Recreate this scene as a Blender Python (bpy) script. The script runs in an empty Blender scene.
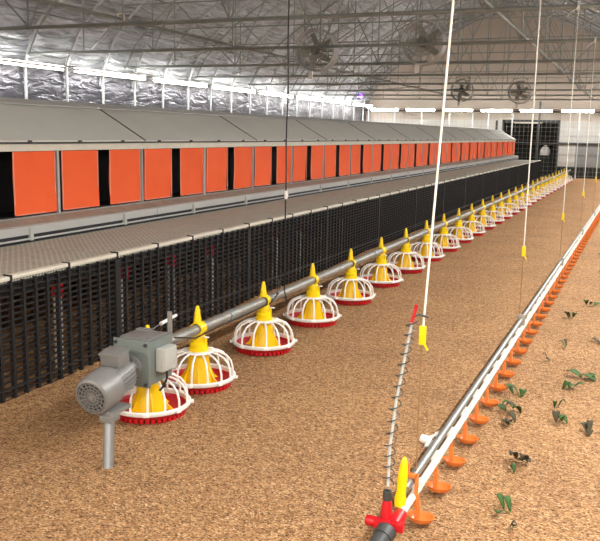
import bpy, bmesh, math, random
from mathutils import Vector, Matrix, Euler, noise
random.seed(7)
PI = math.pi
C = bpy.context.scene
col = C.collection

# ------------------------------------------------------------------ camera
CAM_H = 1.5
cam_d = bpy.data.cameras.new('camera'); cam = bpy.data.objects.new('camera', cam_d); col.objects.link(cam)
cam_d.sensor_fit = 'HORIZONTAL'; cam_d.sensor_width = 36; cam_d.lens = 48; cam_d.clip_end = 200
R = [[0.923192464936406, -0.0832988545419689, 0.37520257663912493],
     [0.3838325430640543, 0.14977441962291732, -0.9111751764131852],
     [0.019704100325146686, 0.9852050162573341, 0.17024342680926732]]
cam.matrix_world = Matrix.Translation((0, 0, CAM_H)) @ Matrix(R).to_4x4()
C.camera = cam

# ------------------------------------------------------------------ world, exposure
w = bpy.data.worlds.new('world'); C.world = w; w.use_nodes = True
w.node_tree.nodes['Background'].inputs[0].default_value = (.55, .6, .7, 1)
w.node_tree.nodes['Background'].inputs[1].default_value = .15
C.view_settings.view_transform = 'Standard'; C.view_settings.look = 'None'
C.view_settings.gamma = 1; C.view_settings.use_curve_mapping = False
C.view_settings.exposure = 0.28

TUBE_W = 58.0        # watts of one 2.4 m tube lamp
EAVE_L, EAVE_R, WALL_Z = -10.3, 1.1, 2.62
Y0, Y1 = -3.0, 32.0

def area_light(name, loc, sx, sy, watts, rot=(0, 0, 0), colr=(1, .995, .98)):
    d = bpy.data.lights.new(name, 'AREA'); d.shape = 'RECTANGLE'; d.size = sx; d.size_y = sy
    d.energy = watts; d.color = colr
    o = bpy.data.objects.new(name, d); col.objects.link(o); o.location = loc; o.rotation_euler = rot
    return o

# tube lamps: (x, y, z, direction) – one entry is one lamp of the house
LAMPS = []
for k in range(9): LAMPS.append((-9.95, 7.2 + 2.72 * k + 1.3, 2.56, 'y', 'left'))
for k in range(8): LAMPS.append((-9.9 + 1.45 * k + .6, 31.0, 2.42, 'x', 'end'))
for k in range(12): LAMPS.append((0.75, -1.6 + 2.72 * k, 2.56, 'y', 'right'))
for k in range(4): LAMPS.append((-8.6 + 2.72 * k, -1.2, 2.56, 'x', 'back'))
for (x, y, z, d, row) in LAMPS:
    L = 2.4 if row != 'end' else 1.15
    f = {'left': .6, 'end': .7, 'right': 1.5, 'back': 1.7}[row]
    sx, sy = (.03, L) if d == 'y' else (L, .03)
    area_light('tube_light_source', (x, y, z - .022), sx, sy, TUBE_W * f * (L / 2.4))                       # light falling down
    area_light('tube_light_source', (x, y, z + .054), sx, sy, TUBE_W * f * (.8 if row == 'left' else 1.0) * (L / 2.4), rot=(PI, 0, 0))    # light going up to the foil

# ------------------------------------------------------------------ materials
def lin(c):
    c = c / 255.
    return c / 12.92 if c <= .04045 else ((c + .055) / 1.055) ** 2.4
def rgb(r, g, b): return (lin(r), lin(g), lin(b), 1)

def mat(name, c, rough=.5, metal=0, var=.08, scale=20, bump=0, bscale=80, trans=0, spec=None):
    m = bpy.data.materials.new(name); m.use_nodes = True
    nt = m.node_tree; N = nt.nodes; L = nt.links; b = N['Principled BSDF']
    tc = N.new('ShaderNodeTexCoord'); nz = N.new('ShaderNodeTexNoise'); nz.inputs['Scale'].default_value = scale
    nz.inputs['Detail'].default_value = 4
    L.new(tc.outputs['Object'], nz.inputs['Vector'])
    cr = N.new('ShaderNodeValToRGB')
    cr.color_ramp.elements[0].position = .3; cr.color_ramp.elements[1].position = .7
    cr.color_ramp.elements[0].color = tuple(min(1, v * (1 - var)) for v in c[:3]) + (1,)
    cr.color_ramp.elements[1].color = tuple(min(1, v * (1 + var)) for v in c[:3]) + (1,)
    L.new(nz.outputs['Fac'], cr.inputs['Fac']); L.new(cr.outputs['Color'], b.inputs['Base Color'])
    b.inputs['Roughness'].default_value = rough; b.inputs['Metallic'].default_value = metal
    if trans: b.inputs['Transmission Weight'].default_value = trans
    if spec is not None: b.inputs['Specular IOR Level'].default_value = spec
    if bump:
        n2 = N.new('ShaderNodeTexNoise'); n2.inputs['Scale'].default_value = bscale
        L.new(tc.outputs['Object'], n2.inputs['Vector'])
        bp = N.new('ShaderNodeBump'); bp.inputs['Strength'].default_value = bump; bp.inputs['Distance'].default_value = .01
        L.new(n2.outputs['Fac'], bp.inputs['Height']); L.new(bp.outputs['Normal'], b.inputs['Normal'])
    return m

def emis(name, c, s):
    m = bpy.data.materials.new(name); m.use_nodes = True
    b = m.node_tree.nodes['Principled BSDF']; b.inputs['Base Color'].default_value = c
    b.inputs['Emission Color'].default_value = c; b.inputs['Emission Strength'].default_value = s
    return m

def litter_mat():
    m = bpy.data.materials.new('rice_hull_litter'); m.use_nodes = True
    nt = m.node_tree; N = nt.nodes; L = nt.links; b = N['Principled BSDF']
    tc = N.new('ShaderNodeTexCoord')
    v = N.new('ShaderNodeTexVoronoi'); v.inputs['Scale'].default_value = 120; v.inputs['Randomness'].default_value = 1
    mp = N.new('ShaderNodeMapping'); mp.inputs['Scale'].default_value = (1, 1.5, 1)
    L.new(tc.outputs['Object'], mp.inputs['Vector']); L.new(mp.outputs['Vector'], v.inputs['Vector'])
    cr = N.new('ShaderNodeValToRGB'); e = cr.color_ramp.elements
    sep = N.new('ShaderNodeSeparateColor'); L.new(v.outputs['Color'], sep.inputs['Color'])
    L.new(sep.outputs['Red'], cr.inputs['Fac'])
    e[0].position = 0; e[0].color = rgb(84, 58, 38)
    e[1].position = 1; e[1].color = rgb(240, 208, 168)
    x = e.new(.18); x.color = rgb(164, 120, 78)
    x = e.new(.55); x.color = rgb(196, 149, 102)
    x = e.new(.85); x.color = rgb(218, 172, 122)
    big = N.new('ShaderNodeTexNoise'); big.inputs['Scale'].default_value = 1.6; big.inputs['Detail'].default_value = 5
    L.new(tc.outputs['Object'], big.inputs['Vector'])
    cb = N.new('ShaderNodeValToRGB'); cb.color_ramp.elements[0].position = .3; cb.color_ramp.elements[1].position = .7
    cb.color_ramp.elements[0].color = (.86, .82, .78, 1); cb.color_ramp.elements[1].color = (1.06, 1.02, .97, 1)
    L.new(big.outputs['Fac'], cb.inputs['Fac'])
    mx = N.new('ShaderNodeMix'); mx.data_type = 'RGBA'; mx.blend_type = 'MULTIPLY'; mx.inputs[0].default_value = 1
    L.new(cr.outputs['Color'], mx.inputs[6]); L.new(cb.outputs['Color'], mx.inputs[7])
    mid = N.new('ShaderNodeTexNoise'); mid.inputs['Scale'].default_value = 26; mid.inputs['Detail'].default_value = 3
    L.new(tc.outputs['Object'], mid.inputs['Vector'])
    cm = N.new('ShaderNodeValToRGB'); cm.color_ramp.elements[0].position = .32; cm.color_ramp.elements[1].position = .62
    cm.color_ramp.elements[0].color = (.74, .70, .66, 1); cm.color_ramp.elements[1].color = (1.04, 1.04, 1.04, 1)
    L.new(mid.outputs['Fac'], cm.inputs['Fac'])
    m2 = N.new('ShaderNodeMix'); m2.data_type = 'RGBA'; m2.blend_type = 'MULTIPLY'; m2.inputs[0].default_value = 1
    L.new(mx.outputs[2], m2.inputs[6]); L.new(cm.outputs['Color'], m2.inputs[7])
    L.new(m2.outputs[2], b.inputs['Base Color']); b.inputs['Roughness'].default_value = .85
    b.inputs['Specular IOR Level'].default_value = .25
    ad = N.new('ShaderNodeMath'); ad.operation = 'ADD'
    L.new(v.outputs['Distance'], ad.inputs[0]); L.new(mid.outputs['Fac'], ad.inputs[1])
    bp = N.new('ShaderNodeBump'); bp.inputs['Strength'].default_value = .9; bp.inputs['Distance'].default_value = .016
    L.new(ad.outputs[0], bp.inputs['Height']); L.new(bp.outputs['Normal'], b.inputs['Normal'])
    return m

def foil_mat(name, tint, streak_axis, strength=.9):
    m = bpy.data.materials.new(name); m.use_nodes = True
    nt = m.node_tree; N = nt.nodes; L = nt.links; b = N['Principled BSDF']
    tc = N.new('ShaderNodeTexCoord'); mp = N.new('ShaderNodeMapping')
    mp.inputs['Scale'].default_value = streak_axis
    mp.inputs['Rotation'].default_value = (0, .15, .12)
    nz = N.new('ShaderNodeTexNoise'); nz.inputs['Scale'].default_value = 1; nz.inputs['Detail'].default_value = 5
    nz.inputs['Distortion'].default_value = .8
    L.new(tc.outputs['Object'], mp.inputs['Vector']); L.new(mp.outputs['Vector'], nz.inputs['Vector'])
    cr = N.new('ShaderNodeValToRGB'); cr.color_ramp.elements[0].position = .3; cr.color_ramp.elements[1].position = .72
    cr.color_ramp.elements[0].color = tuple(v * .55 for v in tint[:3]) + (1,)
    cr.color_ramp.elements[1].color = tuple(min(1, v * 1.4) for v in tint[:3]) + (1,)  # streaky wrinkle highlights and dark creases painted into the base colour
    L.new(nz.outputs['Fac'], cr.inputs['Fac']); L.new(cr.outputs['Color'], b.inputs['Base Color'])
    b.inputs['Metallic'].default_value = .7; b.inputs['Roughness'].default_value = .3
    bp = N.new('ShaderNodeBump'); bp.inputs['Strength'].default_value = strength; bp.inputs['Distance'].default_value = .10
    L.new(nz.outputs['Fac'], bp.inputs['Height']); L.new(bp.outputs['Normal'], b.inputs['Normal'])
    return m

def slat_mat():
    m = bpy.data.materials.new('plastic_slat_grid'); m.use_nodes = True
    nt = m.node_tree; N = nt.nodes; L = nt.links; b = N['Principled BSDF']
    tc = N.new('ShaderNodeTexCoord')
    br = N.new('ShaderNodeTexBrick'); br.inputs['Scale'].default_value = 1
    br.inputs['Brick Width'].default_value = .045; br.inputs['Row Height'].default_value = .025
    br.inputs['Mortar Size'].default_value = .006; br.inputs['Mortar Smooth'].default_value = .3
    br.inputs['Color1'].default_value = rgb(128, 128, 112); br.inputs['Color2'].default_value = rgb(150, 149, 134)
    br.inputs['Mortar'].default_value = rgb(206, 203, 188)
    L.new(tc.outputs['Object'], br.inputs['Vector'])
    nz = N.new('ShaderNodeTexNoise'); nz.inputs['Scale'].default_value = 14; nz.inputs['Detail'].default_value = 4
    L.new(tc.outputs['Object'], nz.inputs['Vector'])
    cr = N.new('ShaderNodeValToRGB'); cr.color_ramp.elements[0].color = (.75, .74, .7, 1); cr.color_ramp.elements[1].color = (1.1, 1.1, 1.08, 1)
    L.new(nz.outputs['Fac'], cr.inputs['Fac'])
    mx = N.new('ShaderNodeMix'); mx.data_type = 'RGBA'; mx.blend_type = 'MULTIPLY'; mx.inputs[0].default_value = 1
    L.new(br.outputs['Color'], mx.inputs[6]); L.new(cr.outputs['Color'], mx.inputs[7])
    L.new(mx.outputs[2], b.inputs['Base Color']); b.inputs['Roughness'].default_value = .6
    bp = N.new('ShaderNodeBump'); bp.inputs['Strength'].default_value = .5; bp.inputs['Distance'].default_value = .006
    L.new(br.outputs['Fac'], bp.inputs['Height']); L.new(bp.outputs['Normal'], b.inputs['Normal'])
    return m

M = {}
M['litter'] = litter_mat()
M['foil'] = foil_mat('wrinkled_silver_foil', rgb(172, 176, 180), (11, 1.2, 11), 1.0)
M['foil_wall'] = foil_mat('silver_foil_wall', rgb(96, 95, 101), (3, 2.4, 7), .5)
M['galv'] = mat('galvanised_steel', rgb(150, 146, 138), .5, .5, .12, 9)
M['tube_dark'] = mat('dull_steel_tube', rgb(150, 156, 150), .5, .5, .12, 6)
M['rib'] = mat('grey_roof_rib_steel', rgb(186, 188, 188), .45, .3, .1, 5)
M['nest'] = mat('grey_nest_panel', rgb(186, 184, 178), .5, .05, .04, 3)
M['nest_roof'] = mat('grey_beige_nest_roof', rgb(214, 211, 200), .55, 0, .04, 2)
M['ledge'] = mat('dusty_ledge', rgb(158, 148, 132), .7, 0, .15, 12)
M['orange'] = mat('orange_curtain_vinyl', rgb(255, 104, 52), .6, 0, .03, 5, spec=.2)
M['hem'] = mat('pale_curtain_hem', rgb(240, 150, 125), .6, 0, .05, 8)
M['black'] = mat('painted_shade_black', rgb(26, 24, 28), .6, 0, .1, 8)  # black that paints in shade inside the nests and below the fascia
M['fence'] = mat('black_plastic_mesh', rgb(17, 15, 15), .6, 0, .15, 10)
M['slat'] = slat_mat()
M['strip'] = mat('cream_edge_strip', rgb(222, 216, 198), .45, 0, .05, 9)
M['white'] = mat('white_plastic', rgb(240, 236, 228), .32, 0, .03, 10)
M['yellow'] = mat('yellow_plastic', rgb(246, 208, 8), .35, 0, .05, 12)
M['amber'] = mat('amber_yellow_plastic', rgb(246, 200, 12), .35, 0, .06, 12)
M['red'] = mat('red_plastic', rgb(190, 18, 28), .35, 0, .08, 10)
M['motor'] = mat('grey_motor_paint', rgb(128, 126, 122), .4, .2, .04, 12)
M['box'] = mat('grey_gearbox_paint', rgb(118, 126, 120), .42, .2, .04, 8)
M['junction'] = mat('pale_grey_plastic_box', rgb(176, 176, 166), .4, 0, .03, 8)
M['dark'] = mat('dark_opening', rgb(38, 38, 42), .6, 0, .1, 8)
M['cup'] = mat('orange_cup_plastic', rgb(214, 118, 52), .3, 0, .06, 20)
M['alu'] = mat('aluminium_pipe', rgb(150, 150, 144), .42, .6, .08, 8)
M['pvc'] = mat('white_square_pipe', rgb(232, 230, 214), .35, 0, .04, 8)
M['rubber'] = mat('dark_rubber_hose', rgb(62, 62, 60), .5, 0, .15, 20)
M['cord'] = mat('white_nylon_cord', rgb(226, 222, 208), .6, 0, .05, 30)
M['cord_tan'] = mat('tan_cord', rgb(150, 112, 70), .7, 0, .1, 30)
M['cable'] = mat('black_cable', rgb(34, 32, 32), .5, 0, .1, 30)
M['leaf'] = mat('dark_green_leaf', rgb(52, 80, 24), .8, 0, .3, 40)
M['leaf_dry'] = mat('withered_leaf', rgb(66, 60, 38), .85, 0, .3, 40)
M['stem'] = mat('leaf_stem', rgb(96, 110, 60), .6)
M['gable'] = mat('dull_beige_gable_sheet', rgb(188, 176, 162), .6, 0, .08, .6)
M['panel'] = mat('pale_translucent_wall_sheet', rgb(190, 188, 182), .55, 0, .05, 3)
M['shade'] = mat('dark_green_shade_cloth', rgb(26, 34, 30), .8, 0, .2, 5)
M['tarp'] = mat('grey_tarp', rgb(130, 132, 130), .6, 0, .15, 3)
M['frame'] = mat('dark_frame_steel', rgb(70, 70, 70), .5, .4, .1, 6)
M['lamp'] = emis('lit_tube', (1, .98, .9, 1), 20)
M['violet'] = emis('lit_violet_bulb', (.25, .08, 1, 1), 9)

# ------------------------------------------------------------------ mesh helpers
def obj(name, bm, m, parent=None, smooth=False, loc=None):
    me = bpy.data.meshes.new(name); bmesh.ops.recalc_face_normals(bm, faces=bm.faces[:]); bm.to_mesh(me); bm.free()
    for mm in (m if isinstance(m, (list, tuple)) else [m]): me.materials.append(mm)
    if smooth:
        for p in me.polygons: p.use_smooth = True
        try: me.set_sharp_from_angle(angle=math.radians(40))
        except Exception: pass
    o = bpy.data.objects.new(name, me); col.objects.link(o)
    if parent: o.parent = parent
    if loc: o.location = loc
    return o
def tag(o, label=None, cat=None, group=None, kind=None):
    if label: o['label'] = label
    if cat: o['category'] = cat
    if group: o['group'] = group
    if kind: o['kind'] = kind
    return o
def empty(name, loc, rz=0):
    o = bpy.data.objects.new(name, None); col.objects.link(o); o.location = loc; o.rotation_euler = (0, 0, rz)
    o.empty_display_size = .05
    return o
def copy_tree(o, parent=None):
    c = o.copy(); col.objects.link(c); c.parent = parent
    for ch in list(o.children): copy_tree(ch, c)
    return c
def box(bm, x0, x1, y0, y1, z0, z1, bev=0, mi=0, mx=None):
    vs = [bm.verts.new((x, y, z)) for x in (x0, x1) for y in (y0, y1) for z in (z0, z1)]
    fs = [bm.faces.new([vs[i] for i in f]) for f in ((0,1,3,2),(4,6,7,5),(0,4,5,1),(2,3,7,6),(0,2,6,4),(1,5,7,3))]
    for f in fs: f.material_index = mi
    if bev:
        es = list({e for f in fs for e in f.edges})
        r = bmesh.ops.bevel(bm, geom=es, offset=bev, segments=2, affect='EDGES', profile=.6)
        if mi:
            for f in r['faces']: f.material_index = mi
        vs = list({v for f in r['faces'] for v in f.verts} | {v for v in vs if v.is_valid})
    if mx is not None:
        bmesh.ops.transform(bm, matrix=mx, verts=[v for v in vs if v.is_valid])
    return vs
def frames(pts, closed=False):
    pts = [Vector(p) for p in pts]; n = len(pts); out = []
    up = None
    for i, p in enumerate(pts):
        if closed: t = pts[(i + 1) % n] - pts[i - 1]
        else: t = pts[min(i + 1, n - 1)] - pts[max(i - 1, 0)]
        t.normalize()
        if up is None:
            up = Vector((0, 0, 1)) if abs(t.z) < .9 else Vector((1, 0, 0))
        u = (up - t * up.dot(t)); u.normalize(); v = t.cross(u); up = u
        out.append((p, u, v))
    return out
def tube(bm, pts, r, seg=8, closed=False, cap=True, mi=0, rs=None, flat=1):
    fr = frames(pts, closed); rings = []
    for i, (p, u, v) in enumerate(fr):
        rr = rs[i] if rs else r
        rings.append([bm.verts.new(p + (u * math.cos(a) * flat + v * math.sin(a)) * rr) for a in [2 * PI * k / seg for k in range(seg)]])
    n = len(rings)
    for i in range(n if closed else n - 1):
        A, B = rings[i], rings[(i + 1) % n]
        for k in range(seg):
            f = bm.faces.new((A[k], A[(k + 1) % seg], B[(k + 1) % seg], B[k])); f.material_index = mi
    if cap and not closed:
        f = bm.faces.new(rings[0][::-1]); f.material_index = mi
        f = bm.faces.new(rings[-1]); f.material_index = mi
def lathe(bm, prof, seg=24, mx=None, mi=0, closed=False, a0=0):
    rings = []; new = []
    for (r, z) in prof:
        if r < 1e-5: ring = [bm.verts.new((0, 0, z))]
        else: ring = [bm.verts.new((r * math.cos(a0 + 2 * PI * k / seg), r * math.sin(a0 + 2 * PI * k / seg), z)) for k in range(seg)]
        rings.append(ring); new += ring
    n = len(rings)
    for i in range(n if closed else n - 1):
        A, B = rings[i], rings[(i + 1) % n]
        if len(A) == 1 and len(B) == 1: continue
        for k in range(seg):
            if len(A) == 1: f = bm.faces.new((A[0], B[(k + 1) % seg], B[k]))
            elif len(B) == 1: f = bm.faces.new((A[k], A[(k + 1) % seg], B[0]))
            else: f = bm.faces.new((A[k], A[(k + 1) % seg], B[(k + 1) % seg], B[k]))
            f.material_index = mi
    if mx is not None: bmesh.ops.transform(bm, matrix=mx, verts=new)
    return new
def prism_y(bm, poly, y0, y1, mi=0):     # polygon in x,z extruded along y
    a = [bm.verts.new((x, y0, z)) for x, z in poly]; b = [bm.verts.new((x, y1, z)) for x, z in poly]
    n = len(poly)
    fs = [bm.faces.new(a), bm.faces.new(b[::-1])]
    for i in range(n): fs.append(bm.faces.new((a[i], b[i], b[(i + 1) % n], a[(i + 1) % n])))
    for f in fs: f.material_index = mi
def BM(): return bmesh.new()
ORD = ['first', 'second', 'third', 'fourth', 'fifth', 'sixth', 'seventh', 'eighth', 'ninth', 'tenth', 'eleventh', 'twelfth',
       'thirteenth', 'fourteenth', 'fifteenth', 'sixteenth', 'seventeenth', 'eighteenth', 'nineteenth', 'twentieth']
def struct(o): o['kind'] = 'structure'; return o

# ------------------------------------------------------------------ setting: floor
def ground_z(x, y):
    z = .007 * noise.noise(Vector((x * 1.7, y * 1.7, 0))) + .004 * noise.noise(Vector((x * 6, y * 6, 3)))
    z += .035 * math.exp(-((x + 3.02 + .05 * math.sin(y * 2.1)) / .13) ** 2) * (.6 + .6 * noise.noise(Vector((0, y * 1.3, 7))))
    return z
bm = BM()
xs = [EAVE_L + (i / 10) * (-4.2 - EAVE_L) for i in range(10)] + [-4.2 + i * .06 for i in range(89)]
ys = []; y = Y0
while y < Y1: ys.append(y); y += .06 if 1.5 < y < 9 else (.2 if y < 16 else .5)
ys.append(Y1)
g = [[bm.verts.new((x, y, ground_z(x, y))) for x in xs] for y in ys]
for j in range(len(ys) - 1):
    for i in range(len(xs) - 1):
        bm.faces.new((g[j][i], g[j][i + 1], g[j + 1][i + 1], g[j + 1][i]))
struct(obj('floor', bm, M['litter'], smooth=True))

# ------------------------------------------------------------------ setting: roof profile
HALF = [(-10.3, 2.62), (-10.22, 2.85), (-9.98, 3.3), (-9.6, 3.72), (-9.2, 4.05), (-8.75, 4.36), (-7.8, 4.95), (-6.9, 5.42), (-6.0, 5.82), (-5.2, 6.06), (-4.6, 6.14)]
MID = -4.6
PROF = HALF + [(2 * MID - x, z) for x, z in HALF[-2::-1]]
def roof_z(x):
    for (a, za), (b, zb) in zip(PROF, PROF[1:]):
        if a <= x <= b: return za + (zb - za) * (x - a) / (b - a)
    return 2.62
def skin(y0, y1, off, ny):
    bm = BM(); rows = []
    for j in range(ny + 1):
        y = y0 + (y1 - y0) * j / ny
        rows.append([bm.verts.new((MID + (x - MID) * (1 + off / 6), y, z + off)) for x, z in PROF])
    for j in range(ny):
        for i in range(len(PROF) - 1): bm.faces.new((rows[j][i], rows[j][i + 1], rows[j + 1][i + 1], rows[j + 1][i]))
    return bm
# ceiling: foil sags a little between ribs and is thick
RIB_Y = [8.35 + 1.15 * k for k in range(21)]
bm = BM(); rows = []
sub = []
for (a, za), (b, zb) in zip(PROF, PROF[1:]):
    for t in (0, .25, .5, .75): sub.append((a + (b - a) * t, za + (zb - za) * t))
sub.append(PROF[-1])
yy = [Y0 + .115 * k for k in range(int((Y1 - Y0) / .115) + 1)] + [Y1]
for y in yy:
    ph = ((y - 8.35) / 1.15) % 1
    sag = .055 * math.sin(PI * ph)
    row = []
    for x, z in sub:
        wr = .018 * noise.noise(Vector((x * 5, y * .9, z * 5))) * math.sin(PI * ph)
        k = 1 + (.06 - sag + wr) / 6
        row.append(bm.verts.new((MID + (x - MID) * k, y, z + .06 - sag + wr)))
    rows.append(row)
for j in range(len(rows) - 1):
    for i in range(len(sub) - 1): bm.faces.new((rows[j][i], rows[j][i + 1], rows[j + 1][i + 1], rows[j + 1][i]))
struct(obj('ceiling', bm, M['foil'], smooth=True))

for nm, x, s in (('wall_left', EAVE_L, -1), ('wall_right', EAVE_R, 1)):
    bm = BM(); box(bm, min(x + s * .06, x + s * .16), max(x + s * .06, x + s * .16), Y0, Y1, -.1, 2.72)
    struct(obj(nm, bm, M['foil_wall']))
def gable(name, y0, y1, zb, m):
    bm = BM(); prism_y(bm, [(EAVE_L - .1, zb)] + [(EAVE_L - .1, 2.7)] + [(x, z + .08) for x, z in PROF] + [(EAVE_R + .1, 2.7), (EAVE_R + .1, zb)], y0, y1)
    return struct(obj(name, bm, m))
gable('wall_front', Y0 - .1, Y0, -.1, M['gable'])
gable('wall_back', Y1, Y1 + .1, 2.1, M['gable'])
# lower end wall with the wide opening
DX0, DX1 = -4.8, -2.76
def sbox(name, m, *a, bev=0):
    bm = BM(); box(bm, *a, bev=bev); return struct(obj(name, bm, m))
sbox('wall_back_left', M['panel'], EAVE_L - .1, DX0, Y1, Y1 + .1, -.1, 2.1)
sbox('wall_back_right', M['panel'], DX1, EAVE_R + .1, Y1, Y1 + .1, 1.3, 2.1)
sbox('wall_back_low', M['tarp'], -2.1, EAVE_R + .1, Y1, Y1 + .1, .42, 1.3)
sbox('wall_back_pale', M['panel'], DX1, -2.1, Y1, Y1 + .1, .42, 1.3)
sbox('wall_back_base', M['shade'], DX1, EAVE_R + .1, Y1, Y1 + .1, -.1, .42)
# the store room behind the opening
sbox('wall_store_back', M['shade'], DX0 - .6, DX1 + .8, Y1 + 2.6, Y1 + 2.7, -.1, 2.6)
sbox('wall_store_left', M['shade'], DX0 - .7, DX0 - .6, Y1 + .1, Y1 + 2.7, -.1, 2.6)
sbox('wall_store_right', M['shade'], DX1 + .8, DX1 + .9, Y1 + .1, Y1 + 2.7, -.1, 2.6)
sbox('ceiling_store', M['shade'], DX0 - .7, DX1 + .9, Y1 + .1, Y1 + 2.7, 2.6, 2.7)
sbox('floor_store', M['shade'], DX0 - .7, DX1 + .9, Y1 + .1, Y1 + 2.7, -.12, -.02)
bm = BM(); box(bm, DX0 - .05, DX0 + .03, Y1 - .05, Y1 + .12, 0, 2.14); box(bm, DX1 - .03, DX1 + .05, Y1 - .05, Y1 + .12, 0, 2.14)
box(bm, DX0 - .05, DX1 + .05, Y1 - .05, Y1 + .12, 2.06, 2.14)
box(bm, DX0 - .3, DX0 - .22, Y1 - .04, Y1, 0, 2.1)
d1 = struct(obj('door_1', bm, M['frame']))
bm = BM(); box(bm, DX1, EAVE_R, Y1 - .05, Y1 + .02, 1.24, 1.32); struct(obj('trim_1', bm, M['frame']))

# ------------------------------------------------------------------ ribs, trusses, purlins
rib0 = None
for k, y in enumerate(RIB_Y):
    if rib0 is None:
        bm = BM(); tube(bm, [(EAVE_L, 0, 0.0)] + [(x, 0, z) for x, z in PROF] + [(EAVE_R, 0, 0.0)], .027, 8)
        rib0 = obj('roof_rib', bm, M['rib'], smooth=True); o = rib0
    else: o = copy_tree(rib0)
    o.location = (0, y, 0)
    tag(o, 'curved grey steel roof rib running over the silver foil ceiling', 'roof rib', 'curved ribs under the foil roof')

CH = 2.80
def make_truss():
    r = empty('roof_truss', (0, 0, 0))
    bm = BM(); tube(bm, [(EAVE_L + .05, 0, CH), (EAVE_R - .05, 0, CH)], .024, 8); obj('bottom_chord', bm, M['tube_dark'], r, True)
    bm = BM(); tube(bm, [(x, 0, z - .09) for x, z in PROF[1:-1]], .018, 8); obj('top_chord', bm, M['tube_dark'], r, True)
    xs = [-9.0, -7.6, -6.1, -4.6, -3.1, -1.6, -.2]
    for x in xs:
        bm = BM(); tube(bm, [(x, 0, CH), (x, 0, roof_z(x) - .09)], .013, 6); obj('post', bm, M['tube_dark'], r, True)
    for i in range(len(xs) - 1):
        a, b = xs[i], xs[i + 1]
        bm = BM()
        if i % 2 == 0: tube(bm, [(a, .02, roof_z(a) - .09), (b, .02, CH)], .011, 6)
        else: tube(bm, [(a, .02, CH), (b, .02, roof_z(b) - .09)], .011, 6)
        obj('diagonal', bm, M['tube_dark'], r, True)
    bm = BM(); tube(bm, [(EAVE_L + .5, .02, 3.55), (EAVE_R - .5, .02, 3.55)], .012, 6); obj('tie_rod', bm, M['tube_dark'], r, True)
    return r
tr0 = make_truss()
TR_Y = [2.8 + 3 * k for k in range(10)]
TL = ['nearest roof truss, mostly above the frame', 'second nearest roof truss, carrying the cord over the near end of the drinker pipe row',
      'roof truss whose thick chord crosses the top of the picture', 'roof truss carrying the two nearest round fans',
      'roof truss just behind the one with the two near fans', 'roof truss two places behind the near fans',
      'roof truss one place in front of the two far fans', 'roof truss carrying the two far round fans',
      'roof truss behind the far fans', 'last roof truss before the end wall']
for k, y in enumerate(TR_Y):
    o = tr0 if k == 0 else copy_tree(tr0)
    o.location = (0, y, 0); tag(o, TL[k], 'roof truss', 'grey tubular roof trusses')

# long purlin wires
for nm, x, z, lab, r in (('ridge_pipe', -4.6, 5.98, 'long grey pipe running under the roof ridge', .02),
                     ('brace_pipe', -6.13, 2.86, 'long dark pipe resting on the left side of the truss chords', .022),
                     ('brace_pipe', -1.55, 2.86, 'long dark pipe resting on the right side of the truss chords', .018),
                     ('purlin', -8.2, 4.60, 'long thin purlin high on the left roof slope', .018),
                     ('purlin', -1.0, 4.60, 'long thin purlin high on the right roof slope', .018),
                     ('purlin', -9.75, 3.45, 'long thin purlin low on the left roof slope above the lamp row', .015)):
    bm = BM(); tube(bm, [(x, 1.5, z), (x, 31.9, z)], r, 8)
    tag(obj(nm, bm, M['tube_dark'], smooth=True), lab, 'pipe')
bm = None
rod0 = None
RL = ['nearest', 'second', 'third', 'fourth', 'fifth', 'sixth', 'seventh', 'eighth']
for k in range(7):
    y = 5.8 + 3 * k
    if rod0 is None:
        rod0 = empty('diagonal_brace', (0, 0, 0))
        bm = BM(); tube(bm, [(-6.13, 0, 2.9), (-9.93, 4.4, 2.98)], .014, 6); obj('rod', bm, M['galv'], rod0, True)
        bm = BM(); tube(bm, [(-6.16, 0, 2.78), (-6.08, 0, 2.86), (-6.1, 0, 2.93), (-6.18, 0, 2.93), (-6.18, 0, 2.84)], .012, 6); obj('clip', bm, M['strip'], rod0, True)
        o = rod0
    else: o = copy_tree(rod0)
    o.location = (0, y, 0)
    tag(o, RL[k] + ' pale diagonal brace rod from the long dark pipe to the left eave', 'brace', 'diagonal brace rods above the left lamp row')

# ------------------------------------------------------------------ lamps
def lamp_obj(L):
    r = empty('tube_lamp', (0, 0, 0))
    bm = BM(); box(bm, -L / 2, L / 2, -.03, .03, .012, .05, .006); obj('housing', bm, M['white'], r)
    bm = BM(); tube(bm, [(-L / 2 + .02, 0, 0), (L / 2 - .02, 0, 0)], .02, 10); obj('tube', bm, M['lamp'], r, True)
    return r
protos = {}; cnt = {}
for (x, y, z, d, row) in LAMPS:
    L = 2.4 if row != 'end' else 1.15
    if L not in protos: protos[L] = lamp_obj(L); o = protos[L]
    else: o = copy_tree(protos[L])
    o.location = (x, y, z); o.rotation_euler = (0, 0, PI / 2 if d == 'y' else 0)
    i = cnt.get(row, 0); cnt[row] = i + 1
    if row == 'left': lab = ORD[i] + ' lit tube lamp from the near end of the row along the left eave'
    elif row == 'end': lab = ORD[i] + ' short lit tube lamp from the left in the row across the far end'
    elif row == 'right': lab = 'lit tube lamp hung along the right eave outside the picture'
    else: lab = 'lit tube lamp hung behind the viewpoint'
    tag(o, lab, 'lamp', {'left': 'tube lamps along the left eave', 'end': 'tube lamps across the far end', 'right': 'tube lamps along the right eave', 'back': 'tube lamps behind the viewpoint'}[row])
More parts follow.
